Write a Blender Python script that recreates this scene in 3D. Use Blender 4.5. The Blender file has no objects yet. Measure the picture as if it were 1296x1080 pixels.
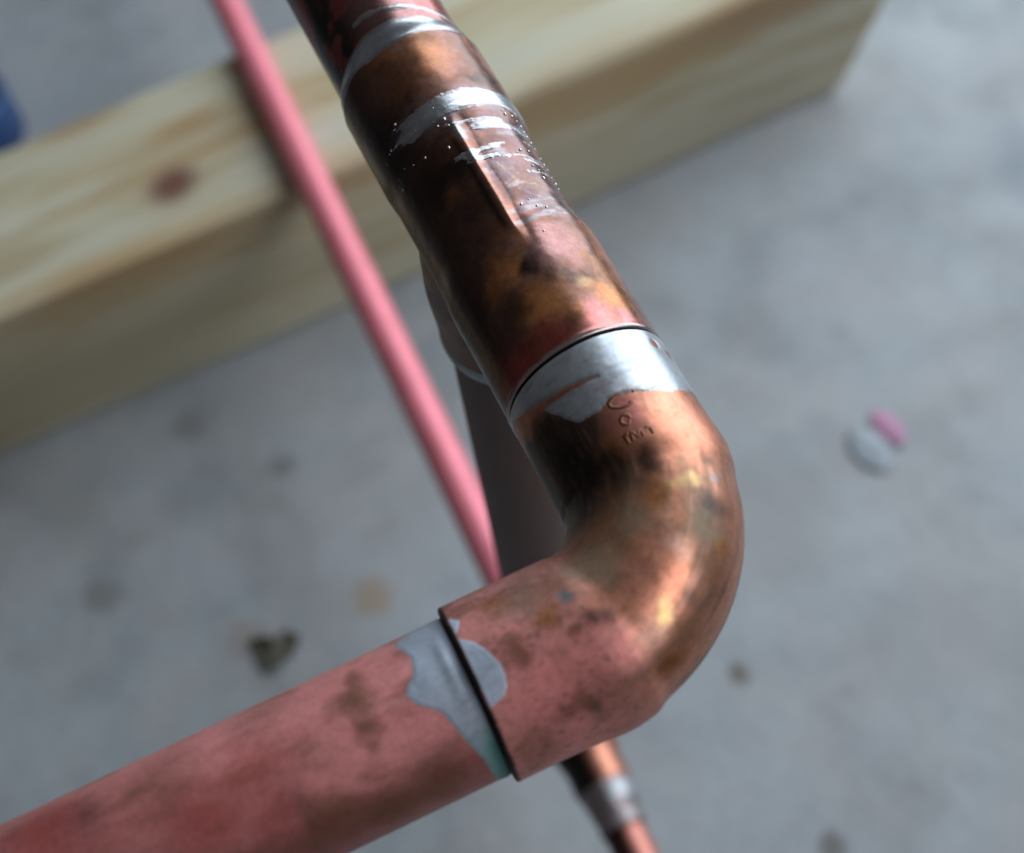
import bpy, math, random
import numpy as np
from mathutils import Matrix, Vector

scene = bpy.context.scene
C = scene.collection
R = math.radians

# ------------------------------------------------------------------ camera
# all build dimensions are in millimetres; the elbow's two pipe axes meet at (0,0,0), the floor lies at z = -397
FLOOR = -397.0
def W(p):
    p = np.asarray(p, float)
    return np.stack([p[..., 0], p[..., 1], p[..., 2] - FLOOR], -1) * 0.001

cam_d = bpy.data.cameras.new('camera')
cam = bpy.data.objects.new('camera', cam_d); C.objects.link(cam)
RW = np.array([[-0.41681936, -0.76520831, 0.49063007],
               [-0.90274801, 0.41162158, -0.12495483],
               [-0.10633745, -0.4949989, -0.86236212]])
m = Matrix.Identity(4)
for i in range(3):
    m[i][0], m[i][1], m[i][2] = RW[i, 0], -RW[i, 1], -RW[i, 2]
loc = W([-77.62447, 41.36988, 198.13307])
for i in range(3): m[i][3] = loc[i]
cam.matrix_world = m
cam_d.sensor_width = 36.0
cam_d.lens = 36.0 * 2000 / 1296
cam_d.clip_start = 0.005; cam_d.clip_end = 100
cam_d.dof.use_dof = True
cam_d.dof.focus_distance = 0.235
cam_d.dof.aperture_fstop = 14.0
scene.camera = cam

# ------------------------------------------------------------------ light: daylight through the open door of a dim garage, plus an added fill lamp
wd = bpy.data.worlds.new('World'); scene.world = wd; wd.use_nodes = True
bg = wd.node_tree.nodes['Background']
bg.inputs[0].default_value = (0.92, 0.95, 1.0, 1); bg.inputs[1].default_value = 0.075
def area_lamp(name, az, el, dist, w, hgt, energy, color):
    ld = bpy.data.lights.new(name, 'AREA'); ld.shape = 'RECTANGLE'; ld.size = w; ld.size_y = hgt
    ld.energy = energy; ld.color = color
    lo = bpy.data.objects.new(name, ld); C.objects.link(lo)
    p = Vector((math.cos(R(az)) * math.cos(R(el)) * dist, math.sin(R(az)) * math.cos(R(el)) * dist, 0.40 + math.sin(R(el)) * dist))
    lo.location = p; lo.rotation_euler = (Vector((0.03, 0, 0.36)) - p).to_track_quat('-Z', 'Y').to_euler()
area_lamp('door_daylight', -56, 16, 0.78, 1.1, 0.80, 10.5, (0.80, 0.91, 1.0))
area_lamp('side_fill', -125, 32, 1.3, 1.0, 0.8, 8.2, (0.92, 0.95, 1.0))  # added fill to brighten the lower arm; no real window behind it

scene.view_settings.view_transform = 'Standard'
scene.view_settings.look = 'None'
scene.view_settings.exposure = 0.0
scene.view_settings.gamma = 1.0
scene.render.engine = 'CYCLES'
scene.cycles.use_denoising = True
scene.cycles.max_bounces = 8
BLOBS = [
 (57.8,12.6,1.6,1.2,"ORG",0.6,0.8,0.4),
 (54.2,12.6,1.6,0.95,"ORG",0.5,0.8,0.4),
 (62.7,12.4,2.8,1.2,"BRN",0.6,0.8,0.4),
 (96.1,-2.0,12.5,5.64,"ORG",0.55,1.0,0.3),
 (94.6,4.2,12.0,4.99,"BRN",0.6,1.0,0.3),
 (99.3,-10.9,6.6,2.84,"COP",0.5,1.0,0.25),
 (73.1,5.4,11.5,7.18,"DARK",0.8,1.0,0.22),
 (85.1,8.7,9.2,7.4,"DARK",0.8,1.0,0.2),
 (62.9,4.6,11.8,5.86,"DARK",0.6,1.0,0.25),
 (68.7,5.4,11.5,1.9,"ORG",0.4,1.0,0.3),
 (52.1,4.4,11.9,3.43,"ORG",0.8,0.5,0.34),
 (43.9,1.9,12.6,4.72,"ORG",0.9,0.5,0.34),
 (50.2,7.4,10.3,2.52,"ORG",0.6,1.0,0.3),
 (51.3,1.2,12.6,1.83,"DARK",0.8,1.0,0.3),
 (45.9,5.4,11.5,2.49,"DARK",0.5,1.0,0.3),
 (48.3,-1.5,12.6,1.14,"DARK",0.6,1.0,0.3),
 (39.8,0.1,12.7,2.0,"DARK",0.5,1.0,0.35),
 (53.0,-3.7,12.2,3.91,"PUR",0.9,1.0,0.25),
 (56.2,-3.9,12.1,2.32,"PUR",0.8,1.0,0.25),
 (42.1,-8.4,9.6,3.87,"ORG",0.95,1.0,0.3),
 (45.2,-5.0,11.7,1.36,"YEL",0.3,0.8,0.3),
 (38.2,-7.7,10.1,1.58,"DARK",0.45,1.0,0.3),
 (54.5,-9.2,8.7,2.81,"BRN",0.5,1.0,0.3),
 (38.7,3.1,12.3,3.33,"RED",0.8,1.0,0.4),
 (37.5,9.0,9.0,4.47,"RED",0.8,1.0,0.4),
 (38.0,-3.9,12.1,3.12,"PINK",0.8,1.0,0.4),
 (37.0,-8.3,9.6,2.25,"PINK",0.8,1.0,0.4),
 (51.4,12.3,3.0,7.05,"DARK",0.6,1.0,0.3),
 (69.8,-3.7,12.1,3.1,"GREY",0.55,1.0,0.25),
 (65.9,-7.0,10.6,2.86,"OLV",0.6,1.0,0.3),
 (67.2,-3.8,12.1,1.07,"YEL",0.5,1.0,0.3),
 (61.6,-2.6,12.4,2.34,"COP",0.6,1.0,0.3),
 (72.6,-1.1,12.7,1.19,"LCOP",0.7,1.0,0.3),
 (61.7,-7.6,10.2,2.6,"GREY",0.4,1.0,0.3),
 (17.8,-4.6,11.4,6.41,"COP",0.9,1.0,0.4),
 (19.3,-9.6,8.2,4.35,"COP",1.0,1.0,0.4),
 (21.9,-0.7,12.6,3.0,"PINK",0.6,1.0,0.35),
 (19.2,3.0,12.2,2.76,"ORG",0.5,1.0,0.35),
 (21.1,9.6,8.2,5.4,"DARK",0.95,1.0,0.3),
 (16.8,6.7,10.4,4.25,"DARK",0.7,1.0,0.3),
 (26.7,10.6,6.8,3.3,"DARK",0.7,1.0,0.3),
 (14.7,0.5,12.3,1.9,"DARK",0.85,1.0,0.35),
 (12.6,-7.2,9.3,1.28,"DARK",0.6,0.5,0.45),
 (13.2,-3.6,11.5,0.95,"OLV",0.6,1.0,0.35),
 (11.5,7.5,11.0,4.19,"BRN",0.6,0.35,0.45),
 (10.4,1.6,12.2,2.29,"ORG",0.6,1.0,0.3),
 (9.1,2.5,12.3,1.25,"ORG",0.9,1.0,0.3),
 (10.1,-3.8,10.9,1.16,"YEL",0.7,0.8,0.35),
 (10.2,-2.0,11.7,0.94,"YEL",0.5,0.8,0.4),
 (10.5,-0.2,12.1,0.94,"YEL",0.6,1.0,0.3),
 (9.7,-6.9,8.9,0.85,"GREY",0.8,1.0,0.3),
 (6.1,-4.3,9.6,2.51,"DARK",0.8,0.5,0.5),
 (2.1,-2.7,8.8,2.29,"DARK",0.55,0.5,0.5),
 (4.4,-1.6,10.5,2.28,"OLV",0.85,0.3,0.5),
 (2.1,-3.3,8.3,2.08,"OLV",0.8,0.3,0.5),
 (7.6,5.1,12.2,3.1,"OLV",0.7,0.2,0.5),
 (2.2,2.5,11.4,2.26,"LCOP",0.8,1.0,0.42),
 (-0.1,5.4,11.4,3.05,"COP",0.9,1.0,0.42),
 (-1.4,-0.2,8.2,3.1,"BRN",0.9,0.4,0.5),
 (-4.7,0.9,5.8,2.69,"DARK",0.5,0.5,0.5),
 (1.1,-3.4,7.6,1.46,"ORG",0.6,1.0,0.35),
 (7.0,11.5,11.3,4.54,"BRN",0.8,0.25,0.5),
 (4.8,14.9,11.5,4.09,"OLV",0.8,0.15,0.55),
 (1.5,13.0,12.2,2.03,"OLV",0.6,1.0,0.5),
 (-2.1,11.5,11.8,2.62,"COP",0.7,0.9,0.4),
 (-5.2,8.4,9.8,1.62,"YEL",0.9,1.0,0.32),
 (-3.6,8.0,10.6,1.01,"YEL",0.7,1.0,0.32),
 (-6.8,10.6,9.2,2.02,"LCOP",0.7,0.8,0.4),
 (-7.3,6.4,6.8,3.06,"BRN",0.9,0.4,0.5),
 (-9.7,9.9,5.3,2.44,"ORG",0.9,1.0,0.33),
 (-4.5,3.7,8.3,2.04,"DARK",0.6,0.5,0.5),
 (5.0,23.8,11.6,4.07,"OLV",0.7,0.3,0.5),
 (3.4,20.0,12.1,3.04,"BRN",0.6,0.8,0.5),
 (6.2,27.9,11.0,2.45,"ORG",0.6,0.8,0.45),
 (0.7,22.4,12.6,1.81,"ORG",0.8,0.8,0.45),
 (-0.2,16.7,12.2,2.62,"COP",0.5,0.8,0.45),
 (1.9,19.1,12.5,1.11,"GREY",0.95,0.8,0.45),
 (-2.1,17.3,12.1,1.4,"DARK",0.9,0.7,0.5),
 (-2.6,15.3,11.9,1.3,"DARK",0.8,0.7,0.5),
 (-2.9,19.7,12.3,1.2,"BRN",0.8,0.7,0.5),
 (-2.5,27.2,12.4,1.69,"BRN",0.85,0.7,0.5),
 (-0.6,28.0,12.6,1.4,"BRN",0.5,0.7,0.5),
 (-10.5,21.8,6.9,1.3,"DARK",0.8,0.6,0.55),
 (-9.7,22.8,8.1,1.8,"BRN",0.8,0.6,0.55),
 (-10.0,25.2,7.6,2.19,"BRN",0.7,0.6,0.55),
 (-11.3,21.0,5.5,2.01,"OLV",0.5,0.6,0.55),
 (-6.8,18.4,10.2,4.99,"PINK",0.6,0.6,0.5),
 (-7.1,26.3,10.4,4.96,"PINK",0.7,0.5,0.55),
 (-11.9,30.3,4.1,4.02,"BRN",0.45,0.5,0.55),
 (5.0,47.7,10.1,2.02,"BRN",0.75,0.4,0.6),
 (2.0,48.0,11.1,2.59,"BRN",0.85,0.4,0.6),
 (-2.0,48.2,11.1,1.98,"BRN",0.8,0.4,0.6),
 (-4.5,48.9,10.3,1.18,"BRN",0.6,0.4,0.6),
 (2.7,50.5,10.9,2.0,"BRN",0.5,0.4,0.6),
 (-1.9,62.9,11.1,5.87,"RED",0.5,0.5,0.5),
 (-4.2,71.3,10.5,4.85,"RED",0.7,0.5,0.5),
 (-7.1,63.3,8.8,3.32,"RED",0.5,0.5,0.5),
 (-9.3,57.3,6.3,4.53,"BRN",0.7,0.5,0.5),
 (-6.7,59.9,9.1,2.93,"DARK",0.35,0.5,0.5),
 (-10.1,42.6,5.1,4.39,"BRN",0.7,0.5,0.5),
 (-10.4,49.5,4.4,3.98,"BRN",0.7,0.5,0.5),
 (3.7,74.9,10.7,5.92,"BRN",0.35,0.5,0.55),
 (4.4,89.5,10.4,4.9,"RED",0.7,0.5,0.5),
 (3.4,84.4,10.7,2.94,"DARK",0.4,0.5,0.5),
 (7.5,60.2,8.4,5.07,"BRN",0.35,0.4,0.6)]
DROPS = [(87.46, 7.55, 10.22, 0.198), (86.81, 8.03, 9.85, 0.148), (84.31, 8.95, 9.01, 0.222), (84.71, 9.76, 8.13, 0.198), (84.58, 10.2, 7.58, 0.198), (84.11, 11.05, 6.27, 0.124), (78.24, 6.19, 11.09, 0.278), (77.12, 2.47, 12.46, 0.241), (79.96, 10.8, 6.7, 0.148), (78.22, 11.07, 6.23, 0.221), (81.82, 2.28, 12.5, 0.243), (82.97, 2.6, 12.44, 0.158), (85.44, 1.5, 12.61, 0.171), (82.48, 0.89, 12.67, 0.268), (80.94, 0.76, 12.68, 0.291), (78.97, 8.11, 9.78, 0.122), (80.09, 9.48, 8.46, 0.122), (83.57, 5.46, 11.47, 0.122), (81.86, -8.9, 9.07, 0.223), (81.89, -10.0, 7.83, 0.224), (82.52, -8.68, 9.28, 0.186), (81.23, -10.57, 7.05, 0.224), (80.55, -11.01, 6.34, 0.2), (79.77, -11.28, 5.85, 0.2), (78.73, -11.34, 5.74, 0.199), (77.26, -11.33, 5.74, 0.211), (75.79, -11.33, 5.75, 0.235), (73.46, -11.21, 5.97, 0.185), (71.78, -11.0, 6.36, 0.196), (71.0, -11.26, 5.87, 0.208), (68.92, -11.0, 6.36, 0.219), (67.5, -11.0, 6.37, 0.231), (66.5, -11.05, 6.28, 0.206), (67.47, -8.94, 9.02, 0.265), (69.24, -8.97, 8.99, 0.181), (70.11, -8.37, 9.55, 0.181), (73.56, -7.88, 9.96, 0.243), (72.93, -7.12, 10.52, 0.169), (73.62, -9.26, 8.7, 0.195), (62.22, -2.88, 12.37, 0.305), (61.15, -4.91, 11.72, 0.328), (60.48, -6.09, 11.15, 0.235), (62.78, -4.39, 11.92, 0.165), (56.01, -3.56, 12.2, 0.162)]
STROKES = [[(24.96, -2.66, 12.32), (25.21, -2.63, 12.33), (25.47, -2.59, 12.33), (25.72, -2.56, 12.34), (25.79, -2.16, 12.42), (25.87, -1.75, 12.48), (25.95, -1.36, 12.53), (25.8, -0.8, 12.58), (25.65, -0.24, 12.6), (25.52, 0.31, 12.6), (25.37, 0.62, 12.59), (25.22, 0.94, 12.57), (25.08, 1.25, 12.54), (24.81, 1.27, 12.54), (24.53, 1.29, 12.54), (24.26, 1.3, 12.53), (24.04, 0.94, 12.57), (23.81, 0.56, 12.59), (23.61, 0.18, 12.6), (23.55, -0.26, 12.6), (23.5, -0.73, 12.58), (23.47, -1.19, 12.55), (23.63, -1.43, 12.52), (23.81, -1.68, 12.49), (23.98, -1.93, 12.45)], [(21.29, -0.2, 12.6), (21.12, 0.0, 12.6), (20.95, 0.21, 12.6), (20.78, 0.41, 12.6), (20.9, 0.63, 12.59), (21.03, 0.85, 12.57), (21.16, 1.06, 12.56), (21.39, 1.06, 12.56), (21.63, 1.07, 12.56), (21.86, 1.07, 12.56), (22.02, 0.87, 12.57), (22.19, 0.66, 12.59), (22.35, 0.46, 12.59), (22.26, 0.22, 12.6), (22.18, -0.02, 12.6), (22.1, -0.25, 12.6), (21.83, -0.24, 12.6), (21.56, -0.22, 12.6), (21.29, -0.2, 12.6)], [(17.78, 1.38, 11.82), (18.09, 1.58, 12.51), (18.78, 1.63, 12.5), (19.45, 1.69, 12.49), (19.55, 1.4, 12.52), (19.65, 1.1, 12.55), (19.76, 0.81, 12.58)], [(17.87, 0.85, 11.87), (18.24, 0.91, 12.57), (18.98, 0.81, 12.58), (19.71, 0.72, 12.58), (19.3, 0.49, 12.59), (18.89, 0.26, 12.6), (18.49, 0.03, 12.6), (18.85, -0.15, 12.6), (19.22, -0.34, 12.6), (19.58, -0.53, 12.59), (18.9, -0.61, 12.59), (18.2, -0.7, 12.58), (17.88, -0.94, 11.87)], [(17.78, -2.08, 11.72), (18.02, -1.95, 12.45), (18.66, -1.99, 12.45), (19.29, -2.04, 12.44), (19.27, -1.76, 12.48), (19.26, -1.47, 12.52), (19.25, -1.19, 12.55)]]
SCRATCH = [(66.7, -2.0, 12.6), (66.8, -2.3, 12.5), (66.9, -2.6, 12.4), (67.1, -2.9, 12.4), (67.2, -3.2, 12.3), (67.4, -3.5, 12.2), (67.6, -3.8, 12.1), (67.8, -4.2, 12.0), (68.0, -4.5, 11.9), (68.2, -4.8, 11.8), (68.4, -5.1, 11.6), (68.6, -5.5, 11.5), (68.8, -5.8, 11.3), (69.1, -6.2, 11.1), (71.2, -3.1, 12.3), (70.7, -3.2, 12.3), (70.2, -3.4, 12.2), (69.7, -3.5, 12.2), (69.2, -3.7, 12.2), (68.7, -3.8, 12.1), (68.2, -4.0, 12.1), (67.7, -4.1, 12.0), (67.2, -4.3, 12.0), (66.7, -4.4, 11.9), (66.2, -4.6, 11.9), (65.7, -4.7, 11.8), (65.2, -4.9, 11.7), (64.7, -5.0, 11.7), (64.8, -4.5, 11.9), (64.7, -4.7, 11.8), (64.5, -4.8, 11.8), (64.4, -4.9, 11.7), (64.3, -5.1, 11.6), (64.1, -5.2, 11.6), (64.0, -5.3, 11.5), (63.9, -5.5, 11.5), (63.8, -5.6, 11.4), (63.6, -5.8, 11.3), (63.5, -5.9, 11.3), (63.4, -6.0, 11.2), (63.3, -6.2, 11.1), (63.2, -6.3, 11.0), (67.1, -4.4, 11.9), (66.9, -4.4, 11.9), (66.7, -4.3, 11.9), (66.5, -4.3, 12.0), (66.3, -4.3, 12.0), (66.1, -4.2, 12.0), (65.9, -4.2, 12.0), (65.7, -4.2, 12.0), (65.5, -4.1, 12.0), (65.3, -4.1, 12.0), (65.2, -4.1, 12.0), (65.0, -4.0, 12.1), (64.8, -4.0, 12.1), (64.6, -3.9, 12.1)]
# ------------------------------------------------------------------ noise on arrays
_rs = np.random.RandomState(7)
_T = _rs.rand(32, 32, 32)
def vnoise(P, freq, off=0.0):
    q = P * freq + off
    i = np.floor(q).astype(int); f = q - i; f = f * f * (3 - 2 * f); i &= 31; j = (i + 1) & 31
    r = 0
    for a in (0, 1):
        for b in (0, 1):
            for c in (0, 1):
                w = (f[..., 0] if a else 1 - f[..., 0]) * (f[..., 1] if b else 1 - f[..., 1]) * (f[..., 2] if c else 1 - f[..., 2])
                r = r + w * _T[(j if a else i)[..., 0], (j if b else i)[..., 1], (j if c else i)[..., 2]]
    return r
def fbm(P, freq, off=0.0, o=4):
    r = 0; a = 0.5; n = 0
    for k in range(o):
        r = r + a * vnoise(P, freq * 2 ** k, off + 5.3 * k); n += a; a *= 0.55
    return r / n
def sstep(a, b, x):
    t = np.clip((x - a) / (b - a), 0, 1); return t * t * (3 - 2 * t)

# ------------------------------------------------------------------ mesh helpers
def grid_faces(n, m, close=True, base=0, flip=False):
    k = m if close else m - 1
    i, j = np.meshgrid(np.arange(n - 1), np.arange(k), indexing='ij')
    a = i * m + j; b = i * m + (j + 1) % m; c = (i + 1) * m + (j + 1) % m; d = (i + 1) * m + j
    q = np.stack([a, b, c, d], -1).reshape(-1, 4) + base
    return q[:, ::-1] if flip else q
def obj(name, V, F, mat, parent=None, attrs=None, smooth=True, origin=None):
    """V in mm (world), F (k,4) or list of faces -> one mesh object"""
    V = W(np.asarray(V).reshape(-1, 3))
    o0 = np.array(parent.matrix_world.translation) if parent is not None and parent.type == 'EMPTY' else (np.zeros(3) if origin is None else W(origin))
    if parent is not None and parent.type == 'MESH':
        o0 = np.array(parent['_origin'])
    V = V - o0
    me = bpy.data.meshes.new(name)
    if isinstance(F, np.ndarray):
        nf = len(F)
        me.vertices.add(len(V)); me.vertices.foreach_set('co', V.astype(np.float32).ravel())
        me.loops.add(nf * 4); me.loops.foreach_set('vertex_index', F.astype(np.int32).ravel())
        me.polygons.add(nf); me.polygons.foreach_set('loop_start', np.arange(nf, dtype=np.int32) * 4)
        me.update(calc_edges=True)
    else:
        me.from_pydata([tuple(v) for v in V], [], F)
    me.polygons.foreach_set('use_smooth', np.full(len(me.polygons), smooth))
    for k, v in (attrs or {}).items():
        at = me.attributes.new(k, 'FLOAT_COLOR', 'POINT')
        a4 = np.ones((len(V), 4), np.float32); a4[:, :v.shape[1]] = v
        at.data.foreach_set('color', a4.ravel())
    me.materials.append(mat)
    me.validate()
    o = bpy.data.objects.new(name, me); C.objects.link(o)
    if parent is None: o.location = o0
    else: o.parent = parent
    o['_origin'] = [float(x) for x in o0]
    return o
def thing(name, label, cat, p):
    o = bpy.data.objects.new(name, None); C.objects.link(o)
    o.location = W(p); o.empty_display_size = 0.02
    o['label'] = label; o['category'] = cat
    bpy.context.view_layer.update()
    return o

# ------------------------------------------------------------------ materials
def mat_new(name):
    mt = bpy.data.materials.new(name); mt.use_nodes = True
    nt = mt.node_tree; return mt, nt, nt.nodes['Principled BSDF']
def N(nt, typ, **kw):
    n = nt.nodes.new(typ)
    for k, v in kw.items():
        if k.startswith('i_'):
            key = k[2:]; key = int(key) if key.isdigit() else key.replace('_', ' ')
            n.inputs[key].default_value = v
        else: setattr(n, k, v)
    return n
def ramp(nt, fac, stops):
    r = N(nt, 'ShaderNodeValToRGB'); e = r.color_ramp.elements
    while len(e) < len(stops): e.new(0.5)
    for x, (p, c) in zip(e, stops):
        x.position = p; x.color = (c, c, c, 1) if isinstance(c, (int, float)) else (*c, 1)
    nt.links.new(fac, r.inputs[0]); return r.outputs[0]
def mixc(nt, fac, a, b, mode='MIX'):
    n = N(nt, 'ShaderNodeMix', data_type='RGBA', blend_type=mode)
    for s, v in ((0, fac), (6, a), (7, b)):
        if hasattr(v, 'links'): nt.links.new(v, n.inputs[s])
        else: n.inputs[s].default_value = v if s == 0 else (*v, 1)
    return n.outputs[2]
def metal_mat(name, fine=0.22, bump=0.12, coat=0.0, coat_r=0.12):
    """colour, metalness and roughness come from the surface's own tarnish map; nodes add fine grain, scratches, relief"""
    mt, nt, b = mat_new(name); L = nt.links.new
    tint = N(nt, 'ShaderNodeAttribute', attribute_name='tint'); mr = N(nt, 'ShaderNodeAttribute', attribute_name='mr')
    sep = N(nt, 'ShaderNodeSeparateColor'); L(mr.outputs['Color'], sep.inputs[0])
    tc = N(nt, 'ShaderNodeTexCoord')
    n1 = N(nt, 'ShaderNodeTexNoise', i_Scale=1300.0, i_Detail=5.0, i_Roughness=0.65); L(tc.outputs['Object'], n1.inputs['Vector'])
    n2 = N(nt, 'ShaderNodeTexNoise', i_Scale=260.0, i_Detail=6.0, i_Roughness=0.7); L(tc.outputs['Object'], n2.inputs['Vector'])
    g = ramp(nt, n1.outputs['Fac'], [(0.3, 1 - fine), (0.7, 1.0)])
    c = mixc(nt, 1.0, tint.outputs['Color'], g, 'MULTIPLY')
    g2 = ramp(nt, n2.outputs['Fac'], [(0.3, 0.84), (0.7, 1.06)])
    c = mixc(nt, 0.8, c, g2, 'MULTIPLY')
    L(c, b.inputs['Base Color']); L(sep.outputs[0], b.inputs['Metallic'])
    rr = N(nt, 'ShaderNodeMath', operation='MULTIPLY_ADD'); L(n2.outputs['Fac'], rr.inputs[0]); rr.inputs[1].default_value = 0.22
    ad = N(nt, 'ShaderNodeMath', operation='SUBTRACT'); L(sep.outputs[1], ad.inputs[0]); ad.inputs[1].default_value = 0.11
    L(ad.outputs[0], rr.inputs[2]); L(rr.outputs[0], b.inputs['Roughness'])
    bp = N(nt, 'ShaderNodeBump', i_Strength=bump, i_Distance=0.0002); 
    mx = N(nt, 'ShaderNodeMath', operation='MULTIPLY_ADD'); L(n1.outputs['Fac'], mx.inputs[0]); mx.inputs[1].default_value = 0.4; L(n2.outputs['Fac'], mx.inputs[2])
    L(mx.outputs[0], bp.inputs['Height']); L(bp.outputs[0], b.inputs['Normal'])
    if coat:
        b.inputs['Coat Weight'].default_value = coat; b.inputs['Coat Roughness'].default_value = coat_r
    return mt
COPPER = metal_mat('tarnished_copper', coat=0.14, coat_r=0.38)
COPPER_GLOSS = metal_mat('fluxed_copper', fine=0.3, bump=0.08, coat=0.15)
SOLDER = metal_mat('solder_tin', fine=0.18, bump=0.10)

COL = dict(COP=(.72, .29, .18), LCOP=(.72, .40, .30), PINK=(.84, .27, .26), RED=(.48, .09, .08), DARK=(.03, .022, .018),
           BRN=(.20, .085, .04), ORG=(.52, .20, .065), OLV=(.20, .14, .08), YEL=(.70, .47, .20), GREY=(.22, .22, .24), PUR=(.38, .19, .18))
def base_paint(P, col, metal, rough):
    n = len(P)
    return np.tile(np.array(col, float), (n, 1)), np.full(n, float(metal)), np.full(n, float(rough))
def lay(st, w, col, metal=None, rough=None):
    t, me, ro = st
    col = np.array(COL[col] if isinstance(col, str) else col)
    t = t * (1 - w[:, None]) + col * w[:, None]
    if metal is not None: me = me * (1 - w) + metal * w
    if rough is not None: ro = ro * (1 - w) + rough * w
    return t, me, ro
def blots(P, st, warp=1.0):
    wv = np.stack([fbm(P, .35, 11.1), fbm(P, .35, 3.7), fbm(P, .35, 23.9)], -1) - .5
    wf = np.stack([fbm(P, 1.3, 1.1), fbm(P, 1.3, 13.7), fbm(P, 1.3, 7.9)], -1) - .5
    Q = P + wv * 4.0 * warp + wf * 1.2 * warp
    for (x, y, z, r, c, s, me, ro) in BLOBS:
        d = np.linalg.norm(P - np.array([x, y, z]), axis=1)
        near = d < r * 2 + 5
        if not near.any(): continue
        w = np.zeros(len(P)); k = min(1.0, r / 3.0)
        dd = np.linalg.norm(P[near] * (1 - k) + Q[near] * k - np.array([x, y, z]), axis=1) / r
        w[near] = s * (1 - sstep(0.15, 1.45, dd))
        st = lay(st, w, c, me, ro)
    return st
def attrs(st):
    t, me, ro = st
    return {'tint': np.clip(t, 0.004, 1), 'mr': np.stack([np.clip(me, 0, 1), np.clip(ro, .05, 1), np.zeros_like(me)], 1)}

def tube(path, tang, rad, m):
    """surface round a planar path: angle 0 is straight up (Z), positive towards tangent x Z"""
    path = np.asarray(path, float); tang = np.asarray(tang, float); tang /= np.linalg.norm(tang, axis=1)[:, None]
    ph = np.linspace(0, 2 * np.pi, m, endpoint=False)
    Z = np.array([0, 0, 1.]); lat = np.cross(tang, Z)
    rad = np.asarray(rad, float)
    if rad.ndim == 1: rad = np.repeat(rad[:, None], m, 1)
    return path[:, None] + rad[..., None] * (np.cos(ph)[None, :, None] * Z + np.sin(ph)[None, :, None] * lat[:, None])

# run pieces: axis X; angle phi = atan2(y, z)
def run_grid(xs, rad, m):
    ph = np.linspace(-np.pi, np.pi, m, endpoint=False)
    rad = np.asarray(rad, float)
    if rad.ndim == 1: rad = np.repeat(rad[:, None], m, 1)
    X = np.repeat(np.asarray(xs, float)[:, None], m, 1)
    return np.stack([X, rad * np.sin(ph), rad * np.cos(ph)], -1), np.degrees(ph)
def arm_grid(ys, rad, m):
    ph = np.linspace(-np.pi, np.pi, m, endpoint=False)
    rad = np.asarray(rad, float)
    if rad.ndim == 1: rad = np.repeat(rad[:, None], m, 1)
    Y = np.repeat(np.asarray(ys, float)[:, None], m, 1)
    return np.stack([rad * np.sin(ph), Y, rad * np.cos(ph)], -1), np.degrees(ph)

# ================================================================== SETTING
def stained_concrete():
    mt, nt, b = mat_new('concrete'); L = nt.links.new
    tc = N(nt, 'ShaderNodeTexCoord'); V = tc.outputs['Object']
    def noise(s, d=5, r=.6):
        n = N(nt, 'ShaderNodeTexNoise', i_Scale=s, i_Detail=float(d), i_Roughness=r); L(V, n.inputs['Vector']); return n.outputs['Fac']
    c = ramp(nt, noise(9), [(0.3, (.29, .31, .325)), (0.45, (.345, .35, .36)), (0.55, (.33, .357, .378)), (0.7, (.385, .40, .413))])
    c = mixc(nt, 0.6, c, ramp(nt, noise(42), [(0.3, .86), (0.62, 1.03)]), 'MULTIPLY')
    c = mixc(nt, 0.9, c, ramp(nt, noise(16, 4, .65), [(0.36, .80), (0.5, 1.0), (0.66, 1.07)]), 'MULTIPLY')
    c = mixc(nt, 0.5, c, ramp(nt, noise(420, 3), [(0.3, .7), (0.7, 1.1)]), 'MULTIPLY')
    warp = N(nt, 'ShaderNodeTexNoise', i_Scale=70.0, i_Detail=3.0); L(V, warp.inputs['Vector'])
    wv = N(nt, 'ShaderNodeVectorMath', operation='MULTIPLY_ADD'); L(warp.outputs['Color'], wv.inputs[0])
    wv.inputs[1].default_value = (.012, .012, 0); L(V, wv.inputs[2])
    for (x, y, r, col, s) in STAINS:
        d = N(nt, 'ShaderNodeVectorMath', operation='DISTANCE'); L(wv.outputs[0], d.inputs[0])
        d.inputs[1].default_value = (x * .001 + .006, y * .001 + .006, 0)
        f = N(nt, 'ShaderNodeMapRange', interpolation_type='SMOOTHSTEP'); L(d.outputs['Value'], f.inputs[0])
        f.inputs[1].default_value = r * .0004; f.inputs[2].default_value = r * .0013; f.inputs[3].default_value = s; f.inputs[4].default_value = 0
        c = mixc(nt, f.outputs[0], c, col)
    L(c, b.inputs['Base Color'])
    L(ramp(nt, noise(30), [(0.3, .55), (0.7, .8)]), b.inputs['Roughness'])
    bp = N(nt, 'ShaderNodeBump', i_Strength=.35, i_Distance=.002); L(noise(160, 6, .7), bp.inputs['Height']); L(bp.outputs[0], b.inputs['Normal'])
    return mt
STAINS = [(114.9, -78.1, 5.5, (.10, .085, .06), .85), (40.9, -75.3, 7, (.11, .1, .09), .8), (268.4, 144, 10, (.16, .16, .15), .7),
          (215, 41.1, 9, (.30, .20, .11), .6), (291.3, 53.6, 7, (.14, .14, .14), .6), (329.9, 83.3, 9, (.15, .15, .15), .5),
          (316.2, 142.1, 16, (.24, .245, .24), .4), (222, 94, 10, (.26, .20, .16), .5), (265, -310, 16, (.20, .23, .26), .55),
          (282, -318, 18, (.20, .23, .26), .55), (251.6, 92, 12, (.36, .37, .40), .5), (239.8, 45.6, 10, (.37, .38, .41), .5),
          (170, -120, 34, (.27, .26, .26), .5), (95, -150, 30, (.25, .25, .26), .4), (180, -166, 14, (.27, .24, .24), .5),
          (60, -190, 40, (.25, .26, .27), .5), (300, -110, 34, (.27, .26, .26), .4)]
n = 60
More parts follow.
